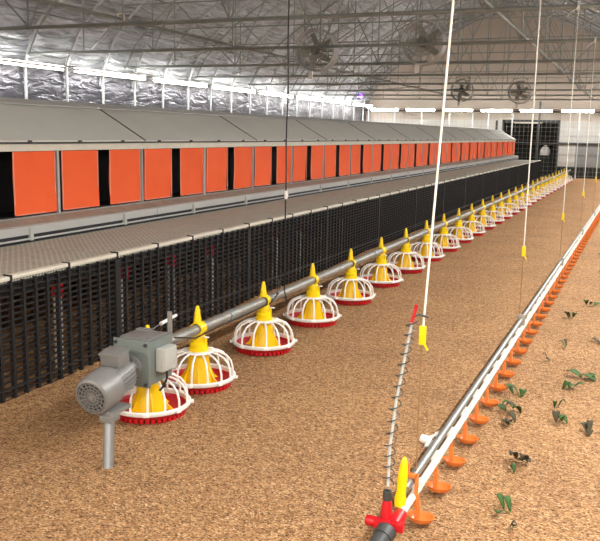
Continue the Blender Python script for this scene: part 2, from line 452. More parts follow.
# the rows hang from thin conduits under the chords
for (pts, lab) in (([(-9.95, 7, 2.63), (-9.95, 31.5, 2.63)], 'thin conduit carrying the left row of tube lamps'),
                   ([(.75, -3, 2.63), (.75, 31.5, 2.63)], 'thin conduit carrying the right row of tube lamps'),
                   ([(-10.3, 31.0, 2.49), (1.1, 31.0, 2.49)], 'conduit carrying the tube lamps across the far end'),
                   ([(-10.3, -1.2, 2.63), (1.1, -1.2, 2.63)], 'conduit behind the viewpoint carrying tube lamps')):
    bm = BM(); tube(bm, pts, .014, 6); tag(obj('lamp_conduit', bm, M['galv'], smooth=True), lab, 'conduit')
# lamp in the doorway
r = empty('tube_lamp', (-3.9, 32.03, 2.018)); tag(r, 'short tube lamp glowing in the dark doorway of the end wall', 'lamp')
bm = BM(); box(bm, -.55, .55, -.02, .02, .01, .04); obj('housing', bm, M['white'], r)
bm = BM(); tube(bm, [(-.5, 0, -.004), (.5, 0, -.004)], .014, 8); obj('tube', bm, M['strip'], r, True)
# violet bulb
r = empty('violet_lamp', (-10.15, 30.6, 2.95)); tag(r, 'small violet bulb glowing high in the far left corner', 'lamp')
bm = BM(); lathe(bm, [(0, -.09), (.06, -.06), (.08, 0), (.05, .06), (.02, .08), (0, .08)], 12); obj('bulb', bm, M['violet'], r, True)
bm = BM(); lathe(bm, [(0, .08), (.035, .08), (.035, .16), (0, .16)], 10); obj('socket', bm, M['frame'], r, True)

# ------------------------------------------------------------------ fans
def make_fan():
    r = empty('circulation_fan', (0, 0, 0))
    X = Matrix.Rotation(PI / 2, 4, 'X')
    bm = BM(); lathe(bm, [(.33, -.13), (.345, -.13), (.325, 0), (.345, .13), (.33, .13), (.31, 0)], 40, X, closed=True); obj('shroud', bm, M['rib'], r, True)
    bm = BM()
    for rr in (.08, .15, .22, .29): tube(bm, [(rr * math.cos(2 * PI * k / 28), -.14, rr * math.sin(2 * PI * k / 28)) for k in range(28)], .0035, 5, closed=True)
    for k in range(12):
        a = 2 * PI * k / 12; tube(bm, [(.06 * math.cos(a), -.145, .06 * math.sin(a)), (.335 * math.cos(a), -.135, .335 * math.sin(a))], .0035, 5)
    obj('guard', bm, M['galv'], r, True)
    for k in range(5):
        a = 2 * PI * k / 5 + .4; bm = BM()
        pr = []
        for i in range(6):
            t = i / 5; rr = .07 + .22 * t; wdt = .05 + .07 * math.sin(PI * min(1, t * .8 + .15))
            tw = .65 - .35 * t
            for s in (-1, 1):
                ang = a + s * wdt / rr * .5 + .25 * t
                pr.append((rr * math.cos(ang), s * math.sin(tw) * wdt * .45, rr * math.sin(ang)))
        fr = [bm.verts.new(p) for p in pr]; bk = [bm.verts.new((p[0], p[1] + .006, p[2])) for p in pr]
        for i in range(5):
            q = (2 * i, 2 * i + 1, 2 * i + 3, 2 * i + 2)
            bm.faces.new([fr[j] for j in q]); bm.faces.new([bk[j] for j in q[::-1]])
            bm.faces.new((fr[2*i], fr[2*i+2], bk[2*i+2], bk[2*i])); bm.faces.new((fr[2*i+1], bk[2*i+1], bk[2*i+3], fr[2*i+3]))
        bm.faces.new((fr[0], bk[0], bk[1], fr[1])); bm.faces.new((fr[10], fr[11], bk[11], bk[10]))
        obj('blade', bm, M['junction'], r, True)
    bm = BM(); lathe(bm, [(0, -.06), (.06, -.06), (.075, -.04), (.075, .12), (.05, .16), (0, .16)], 20, X); obj('motor', bm, M['motor'], r, True)
    bm = BM()
    for s in (-1, 1): tube(bm, [(s * .2, 0, .27), (s * .22, 0, .38), (s * .1, .16, .44)], .012, 6)
    tube(bm, [(-.33, .13, 0), (.33, .13, 0)], .014, 6); obj('bracket', bm, M['tube_dark'], r, True)
    bm = BM(); box(bm, -.1, -.03, -.12, -.08, -.47, -.34, .006); obj('switch_box', bm, M['white'], r)
    return r
fan0 = make_fan()
for k, (x, y, z, lab) in enumerate(((-4.72, 11.98, 2.76, 'round ceiling fan left of the centre in the picture, on the near fan truss'),
                              (-3.03, 11.98, 2.84, 'round ceiling fan with a bright rim, right of the other near fan'),
                              (-4.85, 23.98, 2.80, 'small far round fan, left one of the distant pair'),
                              (-3.20, 23.98, 2.74, 'small far round fan, right one of the distant pair'))):
    o = fan0 if k == 0 else copy_tree(fan0)
    o.scale = (.94,) * 3; o.location = (x, y, z); tag(o, lab, 'fan', 'round circulation fans hung from the trusses')

# ------------------------------------------------------------------ nest boxes
def curtain_bm(y0, y1, z0, z1, seed):
    rnd = random.Random(seed); bm = BM(); ny, nz = 8, 10
    ph = rnd.uniform(0, 6); am = rnd.uniform(.004, .010); sh = rnd.uniform(-.012, .012); s2 = rnd.uniform(-.008, .014)
    fr = []; bk = []
    for j in range(nz + 1):
        t = j / nz; z = z1 + (z0 - z1) * t; a, b = [], []
        for i in range(ny + 1):
            u = i / ny; y = y0 + (y1 - y0) * u
            y += (sh * math.sin(PI * t) if u > .5 else -s2 * math.sin(PI * t * .9)) * abs(2 * u - 1)
            x = am * math.sin(u * 5 + ph) * t + .004 * math.sin(t * 5 + ph)
            a.append(bm.verts.new((x, y, z))); b.append(bm.verts.new((x - .004, y, z)))
        fr.append(a); bk.append(b)
    for j in range(nz):
        for i in range(ny):
            f = bm.faces.new((fr[j][i], fr[j][i+1], fr[j+1][i+1], fr[j+1][i]))
            if i in (0,) and False: f.material_index = 1
            bm.faces.new((bk[j][i], bk[j+1][i], bk[j+1][i+1], bk[j][i+1]))
    for i in range(ny):
        bm.faces.new((fr[0][i], bk[0][i], bk[0][i+1], fr[0][i+1])); bm.faces.new((fr[nz][i], fr[nz][i+1], bk[nz][i+1], bk[nz][i]))
    for j in range(nz):
        bm.faces.new((fr[j][0], fr[j+1][0], bk[j+1][0], bk[j][0])); bm.faces.new((fr[j][ny], bk[j][ny], bk[j+1][ny], fr[j+1][ny]))
    return bm
NX = -4.1
def make_nest(bays, seed):
    Lg = 1.15 * bays; r = empty('nest_box', (0, 0, 0))
    # body: base plinth, floor under the curtains, added back skirt that stops light underneath
    bm = BM()
    prism_y(bm, [(NX + .15, .742), (NX + .15, .80), (NX + .13, .806), (NX, .835), (NX, .845), (-5.1, .845), (-5.1, .0), (-5.06, .0), (-5.06, .70), (NX + .12, .70), (NX + .12, .742)], 0, Lg - .006)
    obj('body', bm, M['nest'], r)
    bm = BM(); prism_y(bm, [(NX + .13, .808), (NX + .13, .811), (NX + .002, .84), (NX + .002, .837)], 0.004, Lg - .01); obj('ledge', bm, M['ledge'], r)
    bm = BM(); box(bm, -4.45, -4.42, .01, Lg - .01, .846, 1.36); box(bm, -4.42, NX - .03, .01, Lg - .01, .846, .852); obj('dark_interior_sheet', bm, M['black'], r)  # black sheet standing in for the unlit nest interior
    bm = BM(); box(bm, -5.1, -5.06, 0, Lg - .006, .845, 1.35); obj('rear_panel', bm, M['nest'], r)
    bm = BM(); box(bm, NX - .02, NX + .012, 0, Lg - .006, 1.325, 1.378, .003); obj('header_rail', bm, M['strip'], r)
    bm = BM()
    prism_y(bm, [(NX + .035, 1.392), (NX + .035, 1.402), (-4.6, 1.70), (-5.24, 1.402), (-5.24, 1.385), (-4.6, 1.683), (NX, 1.387)], 0, Lg - .008); obj('roof_panel', bm, M['nest_roof'], r)
    bm = BM(); prism_y(bm, [(NX + .037, 1.395), (NX + .037, 1.406), (-4.55, 1.678), (-4.55, 1.667)], Lg - .022, Lg - .003); obj('roof_seam', bm, M['frame'], r)
    bm = BM(); prism_y(bm, [(NX + .03, 1.380), (NX + .03, 1.390), (NX - .02, 1.392), (NX - .02, 1.378)], 0, Lg - .006)
    for q in range(bays * 2): box(bm, NX + .03, NX + .05, .2 + .575 * q, .23 + .575 * q, 1.384, 1.404)
    obj('roof_gutter', bm, M['frame'], r)
    bm = BM(); prism_y(bm, [(-4.53, 1.672), (-4.53, 1.682), (-4.6, 1.722), (-4.67, 1.682), (-4.67, 1.672), (-4.6, 1.712)], 0, Lg - .006); obj('ridge_cap', bm, M['nest'], r)
    for q in range(bays + 1):
        y = q * 1.15
        yw = (max(0, y - .012), min(Lg - .006, y + .012))
        bm = BM(); box(bm, NX - .03, NX - .004, yw[0], yw[1], .846, 1.324, .003)
        obj('divider_post', bm, M['nest'], r)
    for q in range(bays):
        y = q * 1.15
        for (a, b) in ((y + .042, y + .492), (y + .66, y + 1.106)):
            c = obj('curtain', curtain_bm(a, b, .862, 1.322, seed * 10 + q * 2 + (a > y + .3)), M['orange'], r, True); c.location = (NX - .006, 0, 0)
            bm = BM()
            for e in (a, b): box(bm, .002, .0045, e - .006, e + .006, .866, 1.318)
            box(bm, .002, .0045, a, b, .860, .868)
            obj('hem', bm, M['hem'], c)
    bm = BM(); box(bm, NX + .125, NX + .142, 0, Lg - .004, .66, .748); obj('painted_gap_shade', bm, M['black'], r)  # black strip painting in the shade between fascia and rail
    bm = BM(); box(bm, NX + .150, NX + .164, 0, Lg - .004, .706, .719, .003); obj('front_rail', bm, M['nest'], r)
    bm = BM()
    bm.free()
    for q in range(bays):
        bm = BM(); box(bm, NX + .142, NX + .168, .62 + 1.15 * q, .65 + 1.15 * q, .70, .79, .002); obj('rail_bracket', bm, M['nest'], r)
    return r
n_full = [1.58 + 2.3 * k for k in range(12)]   # joints 3.88, 6.18 ...
protos_n = [make_nest(2, s) for s in range(3)]
used = set()
for k, y in enumerate(n_full):
    p = k % 3
    o = protos_n[p] if p not in used else copy_tree(protos_n[p]); used.add(p)
    o.location = (0, y, 0)
    if k == 0: lab = 'grey nest box unit with orange curtains, just beyond the left edge of the picture'
    elif k == 1: lab = 'nearest grey nest box unit with orange curtains, cut by the left picture edge'
    elif k <= 6: lab = ORD[k - 1] + ' grey nest box unit with orange curtains counted from the left edge'
    else: lab = ORD[12 - k] + ' full nest box unit with orange curtains counted back from the far end' if k < 12 else ''
    tag(o, lab, 'nest box', 'row of curtained nest boxes')
o = make_nest(1, 5); o.location = (0, 29.18, 0)
bm = BM(); prism_y(bm, [(NX, .845), (NX, 1.38), (-4.6, 1.68), (-5.1, 1.38), (-5.1, .845)], 1.146, 1.16); obj('end_panel', bm, M['nest'], o)
tag(o, 'half-length nest box unit closing the far end of the nest row', 'nest box', 'row of curtained nest boxes')

# ------------------------------------------------------------------ slatted floor and mesh fence
FX = -3.07; PL = 1.94
bm = BM()
def make_slat():
    r = empty('slat_floor', (0, 0, 0))
    bm = BM(); box(bm, -3.93, FX - .005, .003, PL - .003, .665, .69); obj('slat_panel', bm, M['slat'], r)
    for q in range(4):
        bm = BM(); box(bm, FX - .035, FX + .014, q * .485 + .006, q * .485 + .479, .682, .706, .007, mx=Matrix.Translation((0, 0, random.uniform(-.004, .004))))
        obj('edge_strip', bm, M['strip'], r)
        bm = BM(); box(bm, FX - .037, FX + .018, q * .485 - .005, q * .485 + .005, .672, .710); obj('cable_tie', bm, M['cable'], r)
    bm = BM()
    for x in (-3.85, -3.5, -3.12): box(bm, x - .02, x + .02, .0, PL, .60, .664)
    obj('joist', bm, M['dark'], r)
    for q in range(3):
        y = .30 + .62 * q
        bm = BM(); lathe(bm, [(0, -.02), (.027, -.02), (.027, .47), (0, .47)], 10, Matrix.Translation((-3.22, y, 0))); l = obj('support_leg', bm, M['white'], r, True)
        bm = BM(); box(bm, -3.25, -3.19, y - .025, y + .025, .47, .56, .004); obj('red_clamp', bm, M['red'], l)
    return r
def make_fence():
    r = empty('mesh_fence', (0, 0, 0))
    bm = BM(); nb = 20
    for i in range(1, nb):
        y = PL * i / nb; box(bm, FX - .01, FX + .016, y - .009, y + .009, -.02, .672)
    z = .012
    while z < .665:
        box(bm, FX + .0, FX + .009, .02, PL - .02, z, z + .0105); z += .034
    obj('mesh_panel', bm, M['fence'], r)
    bm = BM(); box(bm, FX - .03, FX + .018, -.028, .028, -.03, .66, .004); obj('post', bm, M['fence'], r)
    bm = BM(); tube(bm, [(FX + .02, 0, .10), (FX + .024, PL / 2, .085), (FX + .02, PL, .10)], .005, 6); obj('tie_wire', bm, M['cable'], r, True)
    return r
s0, f0 = make_slat(), make_fence()
for k in range(14):
    y = 2.36 + PL * k
    o = s0 if k == 0 else copy_tree(s0); o.location = (0, y, 0)
    h = (ORD[k] + ' {} counted from the left edge of the picture') if k < 7 else (ORD[13 - k] + ' {} counted back from the far end')
    tag(o, h.format('beige slatted platform section, white-edged,'), 'slatted floor', 'slatted floor in front of the nests')
    o = f0 if k == 0 else copy_tree(f0); o.location = (0, y, 0)
    tag(o, h.format('black plastic mesh fence panel'), 'fence', 'black mesh fence panels under the slat edge')
yE = 2.36 + PL * 14
bm = BM(); box(bm, -3.93, FX, yE, yE + .03, -.02, .66); box(bm, FX - .04, FX + .02, yE, yE + .05, -.02, .70)
tag(obj('end_board', bm, M['fence']), 'dark board closing the far end under the slatted floor', 'board')

# ------------------------------------------------------------------ feeders
PZ = .345
def fx(y): return -2.29 + .006 * (y - 5)
def make_feeder():
    r = empty('feeder_pan', (0, 0, 0))
    # red pan
    bm = BM()
    lathe(bm, [(0, .006), (.14, .006), (.172, .012), (.190, .030), (.196, .050), (.190, .050), (.182, .03), (.155, .016), (.06, .018), (0, .02)], 40)
    for k in range(40):      # scalloped foot under the rim
        a = 2 * PI * k / 40; mm = Matrix.Rotation(a, 4, 'Z') @ Matrix.Translation((.180, 0, 0))
        box(bm, -.012, .004, -.010, .010, .002, .024, .003, mx=mm)
    obj('pan', bm, M['red'], r, True)
    # white grill
    bm = BM(); lathe(bm, [(.188, .046), (.204, .046), (.209, .052), (.209, .066), (.200, .071), (.188, .066)], 48, closed=True)
    for k in range(8):
        a = 2 * PI * k / 8 + .3; mm = Matrix.Rotation(a, 4, 'Z') @ Matrix.Translation((.21, 0, .058))
        box(bm, -.008, .012, -.014, .014, -.007, .007, .002, mx=mm)
    g = obj('grill_ring', bm, M['white'], r, True)
    bm = BM()
    for k in range(14):
        a = 2 * PI * k / 14 + .1
        pts = []
        for (rr, z) in ((.193, .06), (.191, .105), (.180, .145), (.155, .178), (.12, .197), (.085, .205), (.055, .208)):
            pts.append((rr * math.cos(a), rr * math.sin(a), z))
        tube(bm, pts, .0062, 6)
    obj('grill_spokes', bm, M['white'], g, True)
    bm = BM(); lathe(bm, [(.048, .200), (.082, .200), (.086, .206), (.078, .214), (.048, .214)], 32, closed=True); obj('grill_collar', bm, M['white'], g, True)
    # feed cone
    bm = BM(); lathe(bm, [(0, .022), (.088, .022), (.082, .05), (.066, .11), (.058, .17), (.056, .23), (.044, .236), (.044, .262), (.030, .268), (0, .268)], 24)
    for k in range(6):
        a = 2 * PI * k / 6; mm = Matrix.Rotation(a, 4, 'Z')
        v = [(.05, -.004, .025), (.128, -.004, .025), (.10, -.004, .05), (.055, -.004, .14)]
        A = [bm.verts.new(p) for p in v]; B = [bm.verts.new((p[0], .004, p[2])) for p in v]
        bm.faces.new(A); bm.faces.new(B[::-1])
        for i in range(4): bm.faces.new((A[i], B[i], B[(i+1)%4], A[(i+1)%4]))
        bmesh.ops.transform(bm, matrix=mm, verts=A + B)
    obj('feed_cone', bm, M['amber'], r, True)
    # neck, clamp and spike
    bm = BM()
    lathe(bm, [(0, .23), (.050, .23), (.050, .258), (.040, .266), (.040, .29), (.034, .315), (0, .315)], 20)
    box(bm, .028, .05, -.012, .012, .262, .29, .003)
    obj('neck', bm, M['yellow'], r, True)
    bm = BM()
    tube(bm, [(.036 * math.cos(a), 0, PZ + .036 * math.sin(a)) for a in [-.9 * PI + i * (1.3 * PI) / 9 for i in range(10)]], .018, 6, flat=.5) if False else None
    lathe(bm, [(.0325, -.03), (.039, -.03), (.039, .03), (.0325, .03)], 20, Matrix.Translation((0, 0, PZ)) @ Matrix.Rotation(PI / 2, 4, 'X'), closed=True)
    lathe(bm, [(0, .378), (.0235, .378), (.020, .41), (.015, .45), (.009, .478), (0, .482)], 14, Matrix.Translation((-.006, 0, 0)))
    obj('spike', bm, M['yellow'], r, True)
    bm = BM(); tube(bm, [(.04, -.02, .30), (.062, -.03, .306), (.07, -.01, .30)], .005, 6); obj('clip', bm, M['white'], r, True)
    return r
fy = [3.50] + [4.02 + .9 * k + .0025 * k * k if k <= 9 else 4.02 + 8.1 + .2025 + .935 * (k - 9) for k in range(28)]
f0 = make_feeder()
for k, y in enumerate(fy):
    o = f0 if k == 0 else copy_tree(f0)
    o.scale = (1.06, 1.06, 1); o.location = (fx(y), y, ground_z(fx(y), y) + .001); o.rotation_euler = (random.uniform(-.015, .015), random.uniform(-.015, .015), random.uniform(0, 6) * 0 + random.choice([0, .2, -.25, .1]))
    if k == 0: lab = 'feeder pan with yellow cone tucked under the grey drive motor box'
    elif k <= 15: lab = ORD[k - 1] + ' red and white feeder pan along the pipe after the motor one'
    else: lab = ORD[len(fy) - 1 - k] + ' red and white feeder pan counted back from the far end of the row'
    tag(o, lab, 'feeder', 'feeder pans along the feed pipe')
# the row rests level: keep the pans upright
for o in list(col.objects):
    if o.name.startswith('feeder_pan'): o.rotation_euler = (0, 0, o.rotation_euler.z)

bm = BM(); tube(bm, [(fx(y), y, PZ) for y in (3.42, 12, 22, 30.6)], .031, 14)
fp = obj('feed_pipe', bm, M['galv'], smooth=True); tag(fp, 'long galvanised feed pipe running through the yellow feeder clamps', 'pipe')
for i in range(9):
    y = 4.42 + 3.0 * i
    bm = BM(); lathe(bm, [(.0312, -.035), (.036, -.035), (.036, .035), (.0312, .035)], 16, Matrix.Translation((fx(y), y, PZ)) @ Matrix.Rotation(PI / 2, 4, 'X'), closed=True)
    obj('coupling', bm, M['tube_dark'], fp, True)
# anti-perch wire with its turnbuckle
bm = BM(); tube(bm, [(-2.345 + .006 * (y - 5), y, .455) for y in (3.86, 8, 14, 22, 30.6)], .0045, 6)
wr = obj('perch_wire', bm, M['cable'], smooth=True); tag(wr, 'thin dark wire stretched above the feed pipe beside the yellow spikes', 'wire')
bm = BM(); tube(bm, [(-2.35, 3.70, .44), (-2.35, 3.86, .455)], .011, 8, rs=[.011, .009]); obj('tensioner', bm, M['white'], wr, True)
bm = BM(); tube(bm, [(-2.345, 3.60, .43), (-2.35, 3.71, .442)], .003, 5); obj('hook', bm, M['galv'], wr, True)
# black cord and looped cable
def wob(x, y, z0, z1, a, n=16):
    return [(x + a * math.sin(i * 1.7) * .5, y + a * math.sin(i * .9), z0 + (z1 - z0) * i / (n - 1)) for i in range(n)]
bm = BM(); tube(bm, wob(-2.27, 5.22, .37, 2.95, .006), .0055, 6)
h = obj('winch_cable', bm, M['cable'], smooth=True); tag(h, 'black cable hanging from the roof to the feed pipe between the second and third pans', 'cable')
bm = BM(); lathe(bm, [(0, -.03), (.011, -.03), (.013, 0), (.011, .03), (0, .03)], 8, Matrix.Translation((-2.268, 5.22, 1.06))); obj('cable_joint', bm, M['white'], h, True)
bm = BM()
pts = [(-2.27, 5.22, .37), (-2.23, 5.17, .33), (-2.24, 5.2, .30), (-2.31, 5.26, .33), (-2.33, 5.24, .40), (-2.29, 5.16, .46), (-2.25, 5.08, .45), (-2.24, 5.02, .38)]
tube(bm, pts, .004, 6); obj('cable_loop', bm, M['cable'], h, True)
bm = BM()
pts = [(-2.24, 3.62, .38), (-2.23, 3.72, .36), (-2.255, 3.95, .335), (-2.27, 4.3, .325), (-2.275, 4.42, .30), (-2.24, 4.6, .322), (-2.25, 5.0, .33), (-2.24, 5.05, .36)]
pts = [(-2.20, 3.60, .40), (-2.22, 3.70, .375), (-2.255, 3.9, .32), (-2.258, 4.2, .322), (-2.258, 4.6, .322), (-2.255, 4.95, .33), (-2.24, 5.05, .38)]
tube(bm, pts, .005, 6)
tag(obj('power_cable', bm, M['cable'], smooth=True), 'black power cable strapped along the feed pipe from the motor box', 'cable')

# ------------------------------------------------------------------ drive motor
r = empty('feed_motor', (-2.18, 3.245, -.005)); tag(r, 'grey electric drive motor with gearbox at the near end of the feed pipe', 'motor')
def T(x, y, z): return Matrix.Translation((x, y, z))
bm = BM(); box(bm, -.095, .095, -.07, .14, .272, .492, .010)
gb = obj('gearbox', bm, M['box'], r, True)
bm = BM(); box(bm, -.102, .102, -.085, -.068, .268, .50, .006); obj('face_plate', bm, M['box'], gb, True)
for sx in (-.085, .085):
    for z in (.285, .482):
        bm = BM(); lathe(bm, [(0, 0), (.009, 0), (.009, .008), (0, .008)], 8, T(sx, -.085, z) @ Matrix.Rotation(PI / 2, 4, 'X')); obj('bolt', bm, M['frame'], gb, True)
bm = BM(); box(bm, -.088, .08, -.05, .12, .492, .502, .004); box(bm, -.09, -.01, .09, .13, .50, .508, .003); obj('lid', bm, M['motor'], gb, True)
bm = BM(); box(bm, .097, .145, -.02, .10, .335, .452, .008)
jb = obj('junction_box', bm, M['junction'], r, True)
bm = BM(); box(bm, .143, .150, -.014, .094, .342, .446, .003); obj('cover', bm, M['junction'], jb, True)
bm = BM(); tube(bm, [(.125, .04, .335), (.125, .04, .29), (.115, .02, .25), (.10, .01, .23)], .006, 6); obj('cable', bm, M['cable'], jb, True)
# motor body, axis along -Y, slightly tilted
AX = T(.0, -.085, .368) @ Matrix.Rotation(.17, 4, 'X') @ Matrix.Rotation(.04, 4, 'Z') @ Matrix.Rotation(PI / 2, 4, 'X') @ Matrix.Diagonal((.88, .88, .84, 1))   # local +z -> -Y
bm = BM(); lathe(bm, [(0, 0), (.072, 0), (.072, .014), (.05, .02), (.046, .05), (.056, .06), (.056, .075), (0, .075)], 28, AX)
for k in range(6):
    a = 2 * PI * k / 6; box(bm, -.008, .008, -.008, .008, .012, .026, .001, mx=AX @ Matrix.Rotation(a, 4, 'Z') @ T(.06, 0, 0))
obj('flange', bm, M['motor'], r, True)
bm = BM(); lathe(bm, [(0, .075), (.07, .075), (.082, .085), (.084, .11), (.084, .24), (0, .24)], 32, AX)
for k in range(28):
    a = 2 * PI * k / 28
    if 4 < k < 10: continue
    box(bm, .082, .097, -.0022, .0022, .10, .25, mx=AX @ Matrix.Rotation(a, 4, 'Z'))
body = obj('motor_body', bm, M['motor'], r, True)
bm = BM(); lathe(bm, [(.099, .245), (.106, .245), (.106, .37), (.098, .395), (.084, .402), (.084, .396), (.094, .385), (.099, .36)], 36, AX, closed=True)
cw = obj('fan_cowl', bm, M['motor'], r, True)
bm = BM(); lathe(bm, [(0, .385), (.098, .385), (.098, .38), (0, .38)], 30, AX); obj('cowl_dark', bm, M['dark'], cw, True)
bm = BM()
for rr in (.024, .042, .060, .077): lathe(bm, [(rr - .0022, .390), (rr + .0022, .390), (rr + .0022, .400), (rr - .0022, .400)], 28, AX, closed=True)
for k in range(16):
    a = 2 * PI * k / 16; box(bm, .012, .088, -.002, .002, .391, .400, mx=AX @ Matrix.Rotation(a, 4, 'Z'))
lathe(bm, [(0, .388), (.013, .388), (.012, .405), (0, .406)], 14, AX)
obj('fan_grille', bm, M['motor'], cw, True)
# terminal box on top
bm = BM(); box(bm, -.062, .062, -.055, .055, .0, .056, .006, mx=T(.004, -.215, .418) @ Matrix.Rotation(.17, 4, 'X') @ Matrix.Diagonal((.82, .82, .92, 1))); tb = obj('terminal_box', bm, M['motor'], r, True)
bm = BM(); box(bm, -.068, .068, -.061, .061, .056, .070, .006, mx=T(.004, -.215, .418) @ Matrix.Rotation(.17, 4, 'X') @ Matrix.Diagonal((.82, .82, .92, 1))); obj('cover', bm, M['motor'], tb, True)
# leg
bm = BM(); box(bm, -.03, .09, -.375, -.22, .215, .235, .004); box(bm, .03, .095, -.385, -.315, .19, .22, .004); obj('foot_plate', bm, M['motor'], r, True)
bm = BM(); tube(bm, [(.060, -.35, .20), (.112, -.44, -.03)], .025, 14); obj('leg', bm, M['motor'], r, True)
bm = BM(); box(bm, -.012, .012, -.004, .004, .0, .24, mx=T(.07, .16, .36)); obj('upright_bar', bm, M['galv'], r)
bm = BM(); box(bm, .03, .09, .13, .17, .37, .40, .003); obj('bar_bracket', bm, M['galv'], r)

# ------------------------------------------------------------------ drinker line
def dx(y): return -.67 + .0085 * (y - 3)
WZ, AZ = .150, .208
WZo = WZ
r = empty('drinker_line', (dx(2.62), 2.62, 0)); tag(r, 'drinker line with silver pipe, white pipe and orange cups on the right', 'drinker line')
def rel(x, y, z): return (x - dx(2.62), y - 2.62, z)
def line_pts(ys, ox, z): return [rel(dx(y) + ox, y, z) for y in ys]
bm = BM(); tube(bm, line_pts((2.72, 10, 20, 31), -.012, AZ), .0165, 14); obj('support_pipe', bm, M['alu'], r, True)
bm = BM(); 
p0, p1 = Vector(rel(dx(2.62), 2.62, WZ)), Vector(rel(dx(31), 31, WZ))
tube(bm, [tuple(p0), tuple(p0.lerp(p1, .5)), tuple(p1)], .0145, 12); obj('water_pipe', bm, M['pvc'], r, True)
# cups
bm = BM()
lathe(bm, [(0, .0), (.022, .0), (.036, .010), (.043, .028), (.045, .036), (.041, .035), (.032, .016), (.018, .008), (0, .008)], 22, Matrix.Diagonal((1.22, .92, .8, 1)))
box(bm, -.012, .006, -.012, .012, .006, .085, .002, mx=T(-.012, 0, 0)); tube(bm, [(-.015, 0, .08), (-.018, 0, .115)], .008, 8)
cup0 = obj('drinking_cup', bm, M['cup'], r, True)
bm = BM(); lathe(bm, [(0, -.03), (.006, -.03), (.006, -.008), (.011, -.006), (.011, .008), (0, .008)], 10, T(-.018, 0, .13)); nip0 = obj('nipple', bm, M['galv'], cup0, True)
bm = BM(); box(bm, -.018, .018, -.011, .011, .13, .178, .002, mx=T(-.020, 0, 0)); clip0 = obj('pipe_clip', bm, M['white'], cup0, True)
for k in range(94):
    y = 2.87 + .30 * k
    if k == 0: c = cup0
    else:
        c = copy_tree(cup0, r)
    c.location = rel(dx(y) + .018, y, .014)
# end fittings
er = Vector(rel(dx(2.6), 2.6, WZ))
X90 = Matrix.Rotation(PI / 2, 4, 'X')
bm = BM(); lathe(bm, [(0, -.045), (.024, -.045), (.026, -.03), (.026, .03), (.021, .045), (0, .045)], 18, T(er.x, er.y - .01, er.z) @ X90)
box(bm, -.075, .035, -.012, .016, -.022, .012, .005, mx=T(er.x, er.y - .05, er.z))
lathe(bm, [(0, 0), (.022, 0), (.019, .05), (.015, .07), (0, .07)], 16, T(er.x - .035, er.y - .03, er.z + .008))
lathe(bm, [(0, -.02), (.016, -.02), (.019, -.012), (.019, .012), (.016, .02), (0, .02)], 12, T(er.x - .085, er.y - .045, er.z - .005) @ Matrix.Rotation(PI / 2, 4, 'Y'))
ev = obj('end_valve', bm, M['red'], r, True)
bm = BM(); lathe(bm, [(0, 0), (.015, 0), (.017, .012), (.015, .034), (.010, .034), (.010, .01), (0, .01)], 14, T(er.x - .035, er.y - .03, er.z + .078)); obj('cap', bm, M['rubber'], ev, True)
bm = BM(); tube(bm, [(er.x - .02, er.y - .06, er.z - .02), (er.x - .03, er.y - .11, er.z - .035), (er.x - .045, er.y - .17, er.z - .075), (er.x - .06, er.y - .24, .03), (er.x - .09, er.y - .36, .03)], .033, 14)
tube(bm, [(er.x - .022, er.y - .065, er.z - .02), (er.x - .028, er.y - .10, er.z - .032)], .037, 14); obj('hose', bm, M['rubber'], r, True)
# yellow lever and red hanger bracket
yl = Vector(rel(dx(2.66) - .018, 2.68, AZ - .02))
bm = BM(); lathe(bm, [(0, 0), (.020, .0), (.023, .03), (.017, .055), (.019, .10), (.016, .15), (.010, .185), (0, .195)], 12, T(yl.x, yl.y, yl.z - .03) @ Matrix.Rotation(.06, 4, 'Y') @ Matrix.Diagonal((1, .6, 1, 1))); obj('lever', bm, M['yellow'], r, True)
bb = Vector(rel(dx(2.80), 2.80, AZ))
bm = BM(); box(bm, -.034, -.018, -.012, .012, -.03, .07, .003, mx=T(bb.x, bb.y, bb.z)); box(bm, .006, .018, -.012, .012, -.10, .03, .003, mx=T(bb.x, bb.y, bb.z)); box(bm, -.032, .016, -.012, .012, .015, .03, .003, mx=T(bb.x, bb.y, bb.z)); obj('hanger_bracket', bm, M['cup'], r, True)
for k in range(9):
    y = TR_Y[k + 1] if k < 9 else 0
    bm = BM(); p = Vector(rel(dx(y), y, AZ)); box(bm, -.036, .012, -.01, .01, -.085, .035, .003, mx=T(p.x, p.y, p.z)); obj('hanger_bracket', bm, M['ledge'], r, True)

# ------------------------------------------------------------------ cords
def cord(y, x, zb, lab, yel=.70, lean=0):
    rr = empty('hanging_cord', (x, y, zb)); tag(rr, lab, 'cord', 'cords holding up the drinker line')
    top = CH - zb
    bm = BM(); tube(bm, [(0, 0, yel - zb), (lean, 0, top)], .0045, 6); obj('upper_cord', bm, M['cord'], rr, True)
    bm = BM(); tube(bm, [(0, 0, 0), (0, 0, yel - zb)], .003, 6); obj('lower_cord', bm, M['cord_tan'], rr, True)
    bm = BM(); box(bm, -.012, .014, -.006, .006, -.036, .036, .003, mx=T(0, 0, yel - zb)); tube(bm, [(.004, 0, yel - zb - .025), (.022, 0, yel - zb - .055)], .0045, 6); obj('adjuster', bm, M['yellow'], rr, True)
    bm = BM(); lathe(bm, [(.033, -.012), (.040, -.012), (.040, .012), (.033, .012)], 14, T(lean, 0, top) @ Matrix.Rotation(PI / 2, 4, 'Y'), closed=True); tube(bm, [(lean, -.04, top), (lean - .02, -.045, top - .03), (lean - .07, -.045, top - .06), (lean - .1, -.045, top - .1)], .005, 6); obj('knot', bm, M['cord'], rr, True)
    return rr
cord(2.83, dx(2.83) + .0, AZ + .03, 'nearest white cord, falling beside the coiled hose', .77, .09)
